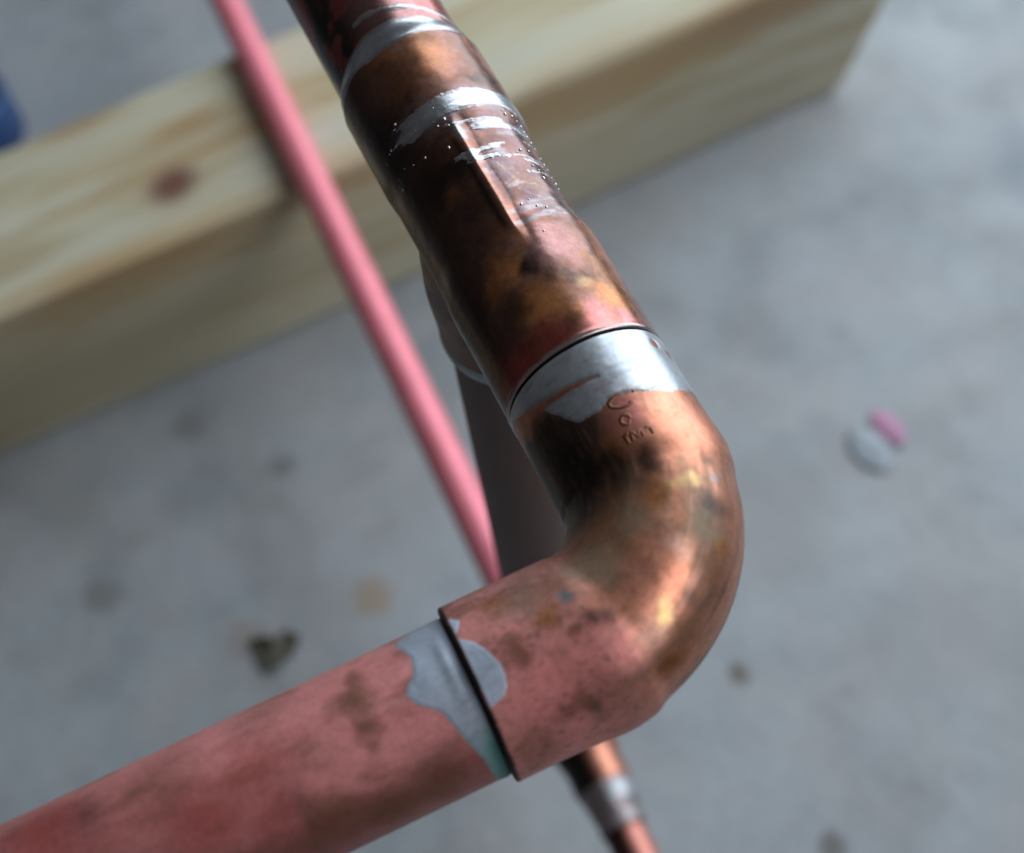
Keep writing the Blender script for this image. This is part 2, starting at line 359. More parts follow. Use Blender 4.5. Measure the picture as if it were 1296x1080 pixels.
gx, gy = np.meshgrid(np.linspace(-3000, 3000, n), np.linspace(-3000, 3000, n), indexing='ij')
o = obj('floor', np.stack([gx, gy, np.full_like(gx, FLOOR)], -1), grid_faces(n, n, False), stained_concrete(), smooth=False, origin=(0, 0, FLOOR))
o['kind'] = 'structure'

# ================================================================== TIMBER POST
def timber():
    mt, nt, b = mat_new('treated_pine'); L = nt.links.new
    tc = N(nt, 'ShaderNodeTexCoord'); V = tc.outputs['Object']
    wn = N(nt, 'ShaderNodeTexNoise', i_Scale=9.0, i_Detail=2.0); L(V, wn.inputs['Vector'])
    w = N(nt, 'ShaderNodeVectorMath', operation='MULTIPLY_ADD'); L(wn.outputs['Color'], w.inputs[0]); w.inputs[1].default_value = (.02, 0, .02); L(V, w.inputs[2])
    mp = N(nt, 'ShaderNodeMapping'); mp.inputs['Scale'].default_value = (75, 2.4, 75); L(w.outputs[0], mp.inputs['Vector'])
    n1 = N(nt, 'ShaderNodeTexNoise', i_Scale=1.0, i_Detail=4.0, i_Roughness=.55); L(mp.outputs[0], n1.inputs['Vector'])
    c = ramp(nt, n1.outputs['Fac'], [(0.28, (.39, .28, .14)), (0.42, (.46, .40, .26)), (0.50, (.54, .50, .38)), (0.57, (.47, .44, .31)), (0.66, (.55, .52, .42)), (0.78, (.45, .44, .32))])
    mp2 = N(nt, 'ShaderNodeMapping'); mp2.inputs['Scale'].default_value = (500, 12, 500); L(V, mp2.inputs['Vector'])
    n2 = N(nt, 'ShaderNodeTexNoise', i_Scale=1.0, i_Detail=3.0); L(mp2.outputs[0], n2.inputs['Vector'])
    c = mixc(nt, .6, c, ramp(nt, n2.outputs['Fac'], [(0.3, .78), (0.65, 1.05)]), 'MULTIPLY')
    def spot(p, sc, r0, r1, col, s):
        nonlocal c
        q = N(nt, 'ShaderNodeVectorMath', operation='SUBTRACT'); L(w.outputs[0], q.inputs[0]); q.inputs[1].default_value = p
        q2 = N(nt, 'ShaderNodeVectorMath', operation='MULTIPLY'); L(q.outputs[0], q2.inputs[0]); q2.inputs[1].default_value = sc
        ln = N(nt, 'ShaderNodeVectorMath', operation='LENGTH'); L(q2.outputs[0], ln.inputs[0])
        f = N(nt, 'ShaderNodeMapRange', interpolation_type='SMOOTHSTEP'); L(ln.outputs['Value'], f.inputs[0])
        f.inputs[1].default_value = r0; f.inputs[2].default_value = r1; f.inputs[3].default_value = s; f.inputs[4].default_value = 0
        c = mixc(nt, f.outputs[0], c, col)
    for s in SPOTS: spot(*s)
    L(c, b.inputs['Base Color']); b.inputs['Roughness'].default_value = .7
    bp = N(nt, 'ShaderNodeBump', i_Strength=.3, i_Distance=.001); L(n2.outputs['Fac'], bp.inputs['Height']); L(bp.outputs[0], b.inputs['Normal'])
    return mt
# object origin of the post: (398.5, 60, FLOOR); spots are local metres
def wl(x, y, z): return ((x - 398.5) * .001 + .01, (y - 60) * .001, (z - FLOOR) * .001 + .01)
SPOTS = [(wl(392, 40, -308), (.9, .5, .9), .010, .026, (.36, .25, .13), .5),
         (wl(384, 45, -308), (1.0, .72, 1.0), .003, .0125, (.13, .045, .03), .95),
         (wl(442, 72, -308), (1, .35, 1), .002, .014, (.33, .19, .07), .85),
         (wl(412, 30, -308), (1, .4, 1), .002, .010, (.36, .22, .10), .7),
         (wl(356, 70, -316), (1, .17, 1), .004, .018, (.36, .22, .085), .8),
         (wl(356, -20, -314), (1, .25, 1), .003, .014, (.36, .23, .10), .7),
         (wl(356, -140, -322), (1, .15, 1), .006, .022, (.35, .22, .09), .8),
         (wl(356, -240, -318), (1, .3, 1), .006, .026, (.30, .17, .08), .7),
         (wl(380, 130, -308), (1, .2, 1), .004, .012, (.36, .27, .15), .7),
         (wl(356, 150, -355), (1, .15, 1), .006, .03, (.36, .30, .19), .6),
         (wl(356, 30, -362), (1, .1, 1), .006, .03, (.37, .31, .20), .5)]
def rounded_section(x0, x1, z0, z1, r, k=5):
    pts = []
    for cx, cz, a0 in ((x1 - r, z1 - r, 0), (x0 + r, z1 - r, 90), (x0 + r, z0 + r, 180), (x1 - r, z0 + r, 270)):
        for i in range(k + 1):
            a = R(a0 + 90 * i / k); pts.append((cx + r * math.cos(a), cz + r * math.sin(a)))
    return np.array(pts)
sec = rounded_section(355, 442, FLOOR + .4, -308, 4.0)
ys = np.linspace(-1, 900, 46)
V = []
for i, y in enumerate(ys):
    # right-hand end is sawn off slightly out of square
    for (x, z) in sec:
        y0 = -262 - (z - FLOOR) * .42
        V.append((x + .5 * math.sin(y * .02 + z), y0 + (y + 1) / 901 * (900 - y0), z + .3 * math.sin(y * .013 + x) if z > FLOOR + 8 else z))
k = len(sec)
F = [list(f) for f in grid_faces(len(ys), k, True, flip=False)]
F.append(list(range(k))); F.append(list(range((len(ys) - 1) * k, len(ys) * k))[::-1])
post = obj('timber_post', V, F, timber(), origin=(398.5, 60, FLOOR))
post['label'] = 'square pale treated-pine post with a dark knot lying across the concrete under the pipes'
post['category'] = 'wood post'
md = post.modifiers.new('edge', 'EDGE_SPLIT'); md.split_angle = R(60)

# ================================================================== PIPE FRAME
frame = thing('pipe_frame', 'soldered copper pipe frame with elbow and tee, its thin pink lower rail across timber', 'pipe frame', (70, 0, FLOOR + 60))

# ---- elbow
XE, YE, RS, RB = 35.55, 34.1, 12.6, 12.25
def elbow():
    path, tang, rad = [], [], []
    def add(p, t, r): path.append(p); tang.append(t); rad.append(r)
    q = 19.0
    def bend_r(b): return RS + (RB - RS) * sstep(3, 12, b) * (1 - sstep(75, 88, b))
    add((XE - 2.5, 0, 0), (-1, 0, 0), 11.45); add((XE - .05, 0, 0), (-1, 0, 0), 11.5); add((XE, 0, 0), (-1, 0, 0), 12.35); add((XE - .12, 0, 0), (-1, 0, 0), 12.55)
    for s in np.linspace(XE - .35, q, 90): add((s, 0, 0), (-1, 0, 0), RS)
    for a in np.linspace(0, 90, 170)[1:-1]:
        b = R(a)
        add((q - q * math.sin(b), q - q * math.cos(b), 0), (-math.cos(b), math.sin(b), 0), bend_r(a))
    for s in np.linspace(q, YE - .35, 90): add((0, s, 0), (0, 1, 0), RS)
    add((0, YE - .12, 0), (0, 1, 0), 12.52); add((0, YE, 0), (0, 1, 0), 12.3); add((0, YE - .05, 0), (0, 1, 0), 11.6); add((0, YE - 2.5, 0), (0, 1, 0), 11.5)
    # the sockets' shoulders stand a little proud on the outer side of the bend
    pa = np.array(path); out = np.clip(-np.sin(np.linspace(0, 2 * np.pi, 360, endpoint=False)), 0, 1) ** 1.5
    be = np.degrees(np.arctan2(q - pa[:, 0], q - pa[:, 1])); be = np.where(pa[:, 0] >= q, -(pa[:, 0] - q) * 3, np.where(pa[:, 1] >= q, 90 + (pa[:, 1] - q) * 3, be))
    k1 = np.where(be < 9, np.exp(-((be - 9) / 14) ** 2), np.exp(-((be - 9) / 3.0) ** 2)); k2 = np.where(be > 80, np.exp(-((be - 80) / 16) ** 2), np.exp(-((be - 80) / 3.0) ** 2))
    rad = np.repeat(np.array(rad, float)[:, None], 360, 1); rad[5:-5] += (.38 * k1 + .62 * k2)[5:-5, None] * out[None]
    V = tube(path, tang, rad, 360)
    P = V.reshape(-1, 3)
    n0 = (fbm(P, .11, 40) - .5) * .22 + (fbm(P, .5, 90) - .5) * .05
    c = np.repeat(np.asarray(path, float)[:, None], 360, 1).reshape(-1, 3); d = P - c; d /= np.linalg.norm(d, axis=1)[:, None]
    P = P + d * n0[:, None]
    st = base_paint(P, COL['COP'], 1, .34)
    right = sstep(5, 11, -(P[:, 1] + 0 * P[:, 0])) * sstep(10, 20, P[:, 0]) + sstep(3, 12, -(P[:, 0] + P[:, 1])) * (1 - sstep(10, 20, P[:, 0]))
    st = lay(st, np.clip(right, 0, 1) * .6 * sstep(.35, .6, fbm(P, .25, 99)), (.42, .15, .06), .9, .38)
    low = sstep(6, 23, P[:, 1] + (fbm(P, .22, 19) - .5) * 9)
    st = lay(st, low * .95, (.76, .285, .26), .25, .48)
    st = lay(st, low * sstep(.42, .75, fbm(P * np.array([1, .5, 1]), .12, 47)) * .55, (.40, .20, .14), .4, .45)
    f = fbm(P, .16, 3)
    st = lay(st, (1 - low) * sstep(.42, .75, f) * .7, 'BRN', .6, .4)
    st = lay(st, (1 - low) * sstep(.48, .78, fbm(P, .25, 31)) * .5, 'OLV', .45, .45)
    st = lay(st, low * sstep(.55, .72, fbm(P, .25, 77)) * .45, 'BRN', .6, .55)
    # shade on the left and inner side of the bend, painted into the tint
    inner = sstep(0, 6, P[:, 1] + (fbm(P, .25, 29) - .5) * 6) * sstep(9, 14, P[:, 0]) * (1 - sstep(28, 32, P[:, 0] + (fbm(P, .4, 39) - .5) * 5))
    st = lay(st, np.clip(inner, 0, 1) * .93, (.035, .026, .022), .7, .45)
    # heat film and forming streaks that run along the bend
    ph = np.tile(np.linspace(0, 2 * np.pi, 360, endpoint=False), len(path)); ui = np.repeat(np.arange(len(path)), 360) * .16
    S = np.stack([np.cos(ph) * 12.6, np.sin(ph) * 12.6, ui * .16], 1)
    bend = (1 - sstep(11, 17, P[:, 0])) * (1 - low)
    st = lay(st, bend * sstep(.35, .65, fbm(S, .35, 12)) * .75, (.17, .105, .06), .5, .45)
    st = lay(st, (1 - low) * sstep(.5, .72, fbm(S, .8, 44)) * .5, (.10, .06, .04), .6, .45)
    st = lay(st, (1 - low) * sstep(.55, .75, fbm(S * np.array([1, 1, .6]), 1.7, 64)) * .3, (.80, .45, .34), 1, .38)
    st = blots(P, st)
    st = lay(st, sstep(.52, .75, fbm(P, 1.1, 51)) * .28, 'BRN', None, None)
    st = lay(st, low * sstep(.6, .74, fbm(P * np.array([1, .6, 1]), 1.5, 151)) * .5, (.12, .07, .05), None, None)
    # black flux line baked into both socket mouths
    mouth = sstep(XE - .3, XE - .05, P[:, 0]) + sstep(YE - .75, YE - .3, P[:, 1] + (fbm(P, .8, 9) - .5) * .5)
    st = lay(st, np.clip(mouth, 0, 1), (.012, .01, .01), .2, .6)
    return obj('elbow_fitting', P, grid_faces(len(path), 360), COPPER, frame, attrs(st))
elb = elbow()
# stamped maker's marks next to the upper socket
def wire(poly, r, lift=.0, m=6):
    poly = np.array(poly, float); n = len(poly)
    t = np.gradient(poly, axis=0); t /= np.linalg.norm(t, axis=1)[:, None]
    up = poly * np.array([0, 1, 1]); up /= np.linalg.norm(up, axis=1)[:, None]
    sd = np.cross(t, up); a = np.linspace(0, 2 * np.pi, m, endpoint=False)
    rr = np.full(n, r); rr[0] = rr[-1] = r * .4
    return (poly + up * lift)[:, None] + rr[:, None, None] * (np.cos(a)[None, :, None] * up[:, None] * .5 + np.sin(a)[None, :, None] * sd[:, None])
Vs, Fs, b0 = [], [], 0
for s in STROKES:
    g = wire(s, .36, -.10); Vs.append(g.reshape(-1, 3)); Fs.append(grid_faces(len(s), 6, base=b0)); b0 += g.shape[0] * 6
P = np.concatenate(Vs); st = base_paint(P, (.22, .085, .05), .8, .45)
obj('stamp', P, np.concatenate(Fs), COPPER, elb, attrs(st))

# ---- tee
XT0, XT1, RT = 36.15, 103.0, 12.7
def tee_radius(X, ph):
    r = np.full_like(X, RT)
    curve = 58.6 - 3.2 * np.exp(-((ph + 1) / 10) ** 2) + 2.0 * np.exp(-((ph + 38) / 22) ** 2) + .4 * np.sin(ph * .13)
    body = sstep(-1.5, 4.0, X - curve) * (1 - sstep(79.0, 84.5, X))
    right = sstep(-100, -80, ph) * (1 - sstep(-8, -.6, ph + .8 * np.sin(X * .5)))
    left = sstep(30, 80, ph) * (1 - sstep(120, 140, ph))
    r = r - body * ((.42 + .35 * (1 - sstep(-75, -40, ph))) * right + .45 * left)
    r = r + .16 * np.exp(-((ph - .2) / 2.4) ** 2) * sstep(57, 60, X) * (1 - sstep(80, 82, X))       # raised seam
    r = r - .5 * sstep(101.2, 103, X) - .12 * (1 - sstep(36.15, 36.6, X)) + .10 * np.exp(-((X - 36.7) / .35) ** 2)
    return r
def tee():
    m = 420; xs = np.concatenate([[XT0 + 2.5, XT0 + .02], [XT0], np.linspace(XT0 + .15, XT1, 270), [XT1, XT1]])
    ph = np.degrees(np.linspace(-np.pi, np.pi, m, endpoint=False))
    rad = tee_radius(np.repeat(xs[:, None], m, 1), np.repeat(ph[None], len(xs), 0))
    rad[0] = 11.45; rad[1] = 11.6; rad[2] -= .1; rad[-2] = 11.9; rad[-1] = 11.3
    V, _ = run_grid(xs, rad, m); P = V.reshape(-1, 3)
    d = P * np.array([0, 1, 1]); d /= np.linalg.norm(d, axis=1)[:, None]
    P = P + d * ((fbm(P, .1, 60) - .5) * .25 + (fbm(P, .45, 20) - .5) * .06)[:, None]
    F = grid_faces(len(xs), m, flip=True)
    # branch
    zb = np.concatenate([[-23.5, -26.15, -26.2, -26.1], np.linspace(-25.9, -.5, 100)]); mb = 300
    a = np.linspace(0, 2 * np.pi, mb, endpoint=False)
    rb = 12.45 + .45 * np.exp(-((zb + 14) / 6) ** 2) - .35 * sstep(-6, -1, zb); rb[0] = 11.3; rb[1] = 11.5; rb[2] = 12.3
    Vb = np.stack([70 + rb[:, None] * np.cos(a), rb[:, None] * np.sin(a), np.repeat(zb[:, None], mb, 1)], -1)
    Pb = Vb.reshape(-1, 3); Fb = grid_faces(len(zb), mb, base=len(P), flip=False)
    nrun = len(P); P = np.concatenate([P, Pb]); F = np.concatenate([F, Fb])
    phi = np.degrees(np.arctan2(P[:, 1], P[:, 2])); x = P[:, 0]
    st = base_paint(P, (.19, .08, .055), .7, .36)
    f = fbm(P, .13, 5); g = fbm(P, .3, 15)
    st = lay(st, sstep(.5, .72, f) * .45, 'ORG'); st = lay(st, sstep(.5, .65, g) * .6, 'DARK')
    st = lay(st, sstep(.45, .7, fbm(P, .2, 45)) * .6, 'PUR')
    st = lay(st, sstep(12, 55, phi) * .9, (.075, .034, .026), .95, .4); st = lay(st, sstep(45, 70, phi) * sstep(.48, .66, fbm(P * np.array([.4, 1, 1]), .35, 83)) * .6, (.24, .09, .04), .9, .4)  # side away from the door: its shade is painted over the tarnish
    st = lay(st, (phi < -50) * 1.0 * sstep(.4, .6, fbm(P, .2, 3)) * .7, 'COP')
    st = blots(P, st)
    body = sstep(58, 59, x) * (1 - sstep(80, 82, x)); right = (phi < 0) & (phi > -110)
    st = lay(st, body * right * .45, (.24, .13, .12), 1, .3)
    st = lay(st, body * right * sstep(.52, .7, fbm(P * np.array([1.6, .5, .5]), .5, 66)) * .6, (.36, .35, .37), 1, .3)
    st = lay(st, body * right * sstep(.54, .7, fbm(P, .6, 96)) * .7, (.16, .10, .12), 1, .3)
    sm = np.exp(-((x - 84.9 - (fbm(P * np.array([1, .3, .3]), .5, 12) - .5) * 3) / 2.6) ** 2) * (phi > -100) * (1 - sstep(15, 55, phi))
    st = lay(st, sm * sstep(.35, .6, fbm(P * np.array([1.5, .4, .4]), .7, 14)) * .6, (.40, .41, .44), 1, .27)
    seam = np.exp(-((phi + .8) / 3.0) ** 2) * sstep(57.5, 59, x) * (1 - sstep(79, 82, x))
    st = lay(st, seam * (.5 + .5 * fbm(P, .5, 70)) * .9, (.55, .26, .19), 1, .32)
    dk = np.exp(-((phi - 5.5) / 2.4) ** 2) * sstep(57.5, 60, x) * (1 - sstep(77, 80, x)); st = lay(st, dk * .8, 'DARK', 1, .3)
    st = lay(st, sstep(76, 79, x) * seam, (.5, .52, .55), 1, .3)
    for q in SCRATCH:
        dd = np.linalg.norm(P - np.array(q), axis=1); st = lay(st, (1 - sstep(.15, .5, dd)) * .6, (.75, .62, .4), 1, .3)
    lip = (1 - sstep(.25, .75, x - XT0 + (fbm(P, .6, 8) - .5) * .5)) * (np.arange(len(P)) < nrun)
    st = lay(st, lip * .9, (.55, .5, .5), 1, .35)
    br = (np.arange(len(P)) >= nrun) * 1.0
    st = lay(st, br, (.22, .105, .055), .4, .6); st = lay(st, br * sstep(-22, -8, P[:, 2]) * .6, (.34, .15, .06), .5, .4)
    st = lay(st, br * sstep(.5, .65, g) * .6, 'DARK')
    st = lay(st, br * (1 - sstep(-26.2, -25.2, P[:, 2])) * .9, (.02, .02, .02), .5, .5)
    st = (st[0], st[1], st[2] * .85)
    return obj('tee_fitting', P, F, COPPER_GLOSS, frame, attrs(st))
tee_o = tee()

# ---- pipes
def pipe(P_, F, base, metal, rough, extra=None, mat=COPPER):
    st = base_paint(P_, base, metal, rough)
    if extra: st = extra(P_, st)
    return obj('pipe', P_, F, mat, frame, attrs(st))
xs = np.concatenate([np.linspace(34, 37.5, 8)]); V, _ = run_grid(xs, np.full(8, 11.15), 160)
pipe(V.reshape(-1, 3), grid_faces(8, 160, flip=True), (.01, .01, .01), .2, .7)
xs = np.concatenate([np.linspace(100, 118, 70), np.linspace(119, 300, 30)]); V, _ = run_grid(xs, np.full(len(xs), 11.55), 260)
def far_pipe(P, st):
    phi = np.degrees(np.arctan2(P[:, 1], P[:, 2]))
    st = lay(st, sstep(10, 45, phi), 'DARK', 1, .25); st = lay(st, (1 - sstep(-60, -35, phi)) * .7, 'COP', 1, .3)  # dark, unlit side of the far pipe is painted into the tint
    return lay(st, sstep(.5, .65, fbm(P, .3, 4)) * .6, 'RED', 1, .3)
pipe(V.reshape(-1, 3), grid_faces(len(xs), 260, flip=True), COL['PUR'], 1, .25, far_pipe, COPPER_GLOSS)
ys = np.concatenate([np.linspace(32, 100, 220), np.linspace(101, 300, 40)]); V, _ = arm_grid(ys, np.full(len(ys), 11.26), 360)
def arm_pipe(P, st):
    Q = P * np.array([1, .45, 1])
    Q = P * np.array([1, .4, 1]); ph = np.degrees(np.arctan2(P[:, 0], P[:, 2]))
    st = lay(st, sstep(.45, .7, fbm(Q, .2, 8)) * .42 * sstep(40, 62, P[:, 1] - ph * .2), 'RED', .35, .42)
    st = lay(st, sstep(.5, .75, fbm(Q, .3, 38)) * .5, 'BRN', .4, .5)
    st = lay(st, sstep(.5, .8, fbm(P * np.array([1, .1, 1]), .9, 88)) * .12, (.5, .14, .13), None, None)
    st = lay(st, sstep(.45, .8, fbm(Q, .25, 61)) * .5, (.95, .42, .40), .3, .4)
    st = lay(st, sstep(58, 90, P[:, 1] - ph * .25) * .6, (.40, .11, .10), .4, .45)
    st = lay(st, (1 - sstep(-75, -25, ph + (fbm(Q, .2, 2) - .5) * 50)) * .7, (.26, .09, .07), .5, .45)  # shade along the arm's underside, painted as a darker tint
    st = blots(P, st)
    st = lay(st, sstep(.55, .75, fbm(Q, .8, 18)) * .25, 'BRN')
    st = lay(st, (1 - sstep(34.5, 35.3, P[:, 1] + (fbm(P, .7, 3) - .5) * .6)), (.012, .01, .01), .2, .6)
    return st
pipe(V.reshape(-1, 3), grid_faces(len(ys), 360, flip=False), (.86, .31, .295), .16, .45, arm_pipe)
# leg, from the tee down to the lower rail
zs = np.linspace(-24, -290, 90); a = np.linspace(0, 2 * np.pi, 160, endpoint=False)
cx = 70 - (zs + 24) * 0.098
V = np.stack([cx[:, None] + 11.1 * np.cos(a), np.repeat(0 * zs[:, None], 160, 1) + 11.1 * np.sin(a), np.repeat(zs[:, None], 160, 1)], -1)
pipe(V.reshape(-1, 3), grid_faces(90, 160, flip=True), (.17, .11, .095), .15, .75,
     lambda P, st: lay(st, sstep(.5, .7, fbm(P, .2, 71)) * .5, 'BRN', .8, .45))
# lower rail
def rail_y(x): return -3.0 - (x - 70) * .0222 + 2.0
xs = np.linspace(-260, 640, 200); a = np.linspace(-np.pi, np.pi, 96, endpoint=False)
V = np.stack([np.repeat(xs[:, None], 96, 1), rail_y(xs)[:, None] + 6.9 * np.sin(a), -301.0 + np.repeat(6.9 * np.cos(a)[None], 200, 0)], -1)
def rail_paint(P, st):
    st = lay(st, (1 - sstep(96, 110, P[:, 0])) * .9, (.62, .25, .18), .7, .4)
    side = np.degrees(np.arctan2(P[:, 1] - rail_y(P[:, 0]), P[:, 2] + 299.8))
    st = lay(st, (1 - sstep(96, 110, P[:, 0])) * sstep(-5, 22, side), 'DARK', .8, .4)  # rail's shaded flank and its dark reflection, painted in
    return lay(st, sstep(.5, .7, fbm(P, .1, 14)) * .18, 'RED')
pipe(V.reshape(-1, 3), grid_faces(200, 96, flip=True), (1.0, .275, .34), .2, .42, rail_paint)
# lower tee joining leg and rail
def lower_tee():
    xs = np.concatenate([[70, 70], np.linspace(70.2, 121.8, 80), [122, 122]]); m = 140
    rad = np.full(len(xs), 9.6) + 1.6 * sstep(78, 86, xs) * (1 - sstep(106, 114, xs)); rad[0] = rad[-1] = 8.1; rad[1] = rad[-2] = 9.3
    a = np.linspace(-np.pi, np.pi, m, endpoint=False)
    P = np.stack([np.repeat(xs[:, None], m, 1), rail_y(xs)[:, None] + rad[:, None] * np.sin(a), -299.8 + rad[:, None] * np.cos(a)], -1).reshape(-1, 3)
    F = grid_faces(len(xs), m, flip=True)
    zb = np.concatenate([[-276, -275], np.linspace(-275.2, -297, 40)]); rb = np.full(len(zb), 12.4); rb[0] = 11.2; rb[1] = 12.2
    b = np.linspace(0, 2 * np.pi, m, endpoint=False)
    Pb = np.stack([95.5 - (zb[:, None] + 285) * .098 + rb[:, None] * np.cos(b), rb[:, None] * np.sin(b), np.repeat(zb[:, None], m, 1)], -1).reshape(-1, 3)
    F = np.concatenate([F, grid_faces(len(zb), m, base=len(P), flip=True)]); P = np.concatenate([P, Pb])
    st = base_paint(P, (.66, .27, .18), .8, .38); st = lay(st, sstep(.5, .7, fbm(P, .2, 33)) * .6, 'BRN')
    side = np.degrees(np.arctan2(P[:, 1] - rail_y(P[:, 0]), P[:, 2] + 299.8)); st = lay(st, sstep(-8, 20, side), 'DARK', .8, .4)  # shaded flank painted dark, matching the rail
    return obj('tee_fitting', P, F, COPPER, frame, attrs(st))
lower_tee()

# ---- solder: thin shells whose edge dives under the copper, so the outline is real
def solder(P, F, tarn=.35, teal=None, rough=.22, mask=None, col=(.56, .59, .63), met=.82):
    st = base_paint(P, col, met, rough)
    st = lay(st, sstep(.4, .8, fbm(P, .3, 27)) * tarn, (.42, .44, .48), 1, rough + .12)
    st = lay(st, sstep(.5, .85, fbm(P, 1.4, 57)) * tarn * .5, (.30, .31, .34), 1, rough + .12)
    W_ = P * np.array([1.6, .35, .35]); st = lay(st, sstep(.5, .8, fbm(W_, .7, 127)) * tarn * .9, (.30, .32, .36), met, rough + .08)
    st = lay(st, sstep(.62, .78, fbm(W_, .9, 147)) * tarn, (.34, .20, .17), .9, rough + .1)
    if mask is not None: st = lay(st, (1 - sstep(.0, 1.5, mask.reshape(-1))) * .6, (.30, .20, .18), 1, rough + .1)
    if teal is not None: st = lay(st, teal, (.10, .30, .26), .2, .6)
    return obj('solder_joint', P, F, SOLDER, frame, attrs(st))
def shell_h(mask): return np.clip(mask * .22, -.35, .10)
# tinned band round the elbow's upper socket
xs = np.linspace(22, XE - .02, 130); V, ph = run_grid(xs, np.full(130, 12.6), 420)
X = V[..., 0]; PH = np.repeat(ph[None], 130, 0); P0 = V.reshape(-1, 3)
jag = ((fbm(P0, .5, 2) - .5) * 1.2 + (fbm(P0, 1.8, 6) - .5) * .5).reshape(X.shape)
bnd = np.interp(PH, [-180, -110, -64, -38, -11, 4.5, 14, 21, 29, 40, 46, 60, 80, 110, 180], [29, 26, 24.8, 23.9, 25.0, 25.6, 24.4, 24.5, 25.2, 28.4, 30.8, 32.6, 34.2, 33, 31])
mask = X - bnd + jag * .95
sx = np.interp(PH, [0, 4, 35, 50, 80], [29.5, 29.5, 30.5, 31.2, 33.0]); sw = np.interp(PH, [2, 6, 35, 50, 90], [0, .12, .5, .75, 1.0])
mask = np.minimum(mask, np.where(PH > 2, np.abs(X - sx) - sw + jag * .35, 9))
for (q, a_, r_) in ((33.4, -52, .75), (32.2, -66, .7), (32.9, -70, .5)):
    mask = np.minimum(mask, np.hypot(X - q, (PH - a_) * .22) - r_ + jag * .5)
nz = ((fbm(P0, .11, 40) - .5) * .22 + (fbm(P0, .5, 90) - .5) * .05).reshape(X.shape)
V, _ = run_grid(xs, 12.6 + nz + shell_h(mask), 420)
solder(V.reshape(-1, 3), grid_faces(130, 420, flip=True), .45, rough=.33, mask=mask + .5)
# patch on the arm, below the lower socket
ys = np.linspace(YE + .5, 46, 120); V, ph = arm_grid(ys, np.full(120, 11.26), 420)
Y = V[..., 1]; PH = np.repeat(ph[None], 120, 0); P0 = V.reshape(-1, 3); jag = ((fbm(P0, .6, 22) - .5) * 1.0).reshape(Y.shape)
bnd = np.interp(PH, [-180, -120, -90, -64, -46, -30, -23, -18, -12, -6, -2, 3, 6.5, 14, 21, 30, 38, 45, 70, 110, 180],
                [35, 35.4, 36.4, 37.0, 38.0, 38.9, 39.3, 40.0, 41.4, 42.3, 42.4, 41.9, 40.9, 40.2, 40.0, 40.4, 40.9, 41.4, 37, 35, 35])
mask = bnd - Y + jag * .5
lump = .35 * np.exp(-((Y - 36.2) / .8) ** 2) * np.exp(-((PH - 2) / 22) ** 2) + .2 * np.exp(-((Y - 39) / 1.6) ** 2 - ((PH + 2) / 12) ** 2)
V, _ = arm_grid(ys, 11.26 + np.clip(mask * .16, -.35, .07) + lump * .6, 420)
P = V.reshape(-1, 3); pf = PH.reshape(-1)
teal = (1 - sstep(-62, -30, pf)) * (.45 + .55 * (1 - sstep(35, 37.2, P[:, 1])))
solder(P, grid_faces(120, 420), .3, np.clip(teal, 0, 1), .5, None, (.56, .63, .75), .45)
# small tongue on the elbow's lower socket
ys = np.linspace(27, YE - .55, 90); V, ph = arm_grid(ys, np.full(90, 12.6), 420)
Y = V[..., 1]; PH = np.repeat(ph[None], 90, 0); P0 = V.reshape(-1, 3); jag = ((fbm(P0, .7, 52) - .5) * .7).reshape(Y.shape)
bnd = np.interp(PH, [-180, -36, -31, -28.5, -24, -18, -11, -5, 2, 9, 14, 17, 22, 27, 33, 38, 180], [36, 36, 33.2, 31.4, 30.5, 30.2, 30.1, 30.6, 31.2, 32.2, 33.4, 33.8, 32.9, 32.3, 33.3, 36, 36])
mask = Y - bnd + jag * .35
nz = ((fbm(P0, .11, 40) - .5) * .22 + (fbm(P0, .5, 90) - .5) * .05).reshape(Y.shape)
V, _ = arm_grid(ys, 12.6 + nz + np.clip(mask * .12, -.35, .035), 420)
solder(V.reshape(-1, 3), grid_faces(90, 420), .3, None, .5, None, (.56, .63, .75), .45)
# fillet where the far pipe enters the tee
xs = np.linspace(99.5, 114, 110); m = 420
ph = np.degrees(np.linspace(-np.pi, np.pi, m, endpoint=False)); X = np.repeat(xs[:, None], m, 1); PH = np.repeat(ph[None], 110, 0)
base = np.where(X < 103.2, RT - .5 * sstep(101.2, 103, X), 11.55) * 1.0
base = RT - .05 + (11.55 + .05 - RT) * sstep(101.4, 106.5, X)
V, _ = run_grid(xs, base, m); P0 = V.reshape(-1, 3); jag = ((fbm(P0 * np.array([1, .4, .4]), .9, 72) - .5) * 1.6).reshape(X.shape)
b1 = np.interp(PH, [-90, -60, -20, 0, 30, 60, 90], [103.2, 103.2, 101.8, 101.2, 100.6, 102.5, 103.5]); b2 = np.interp(PH, [-90, -60, -30, 0, 30, 60], [104.8, 105.2, 106.4, 107.2, 107.0, 105.0])
mask = np.minimum(X - b1, b2 - X) + jag * .4
s2 = np.interp(PH, [-80, -50, -10, 20, 40], [106.8, 107.6, 109.6, 110.6, 110.4])
mask = np.maximum(mask, np.where((PH < 30), .55 - np.abs(X - s2) + jag * .9, -2))
V, _ = run_grid(xs, np.where(X < 107, base, 11.55) + shell_h(mask), m)
solder(V.reshape(-1, 3), grid_faces(110, m, flip=True), .5, rough=.24, mask=mask, met=1.0)
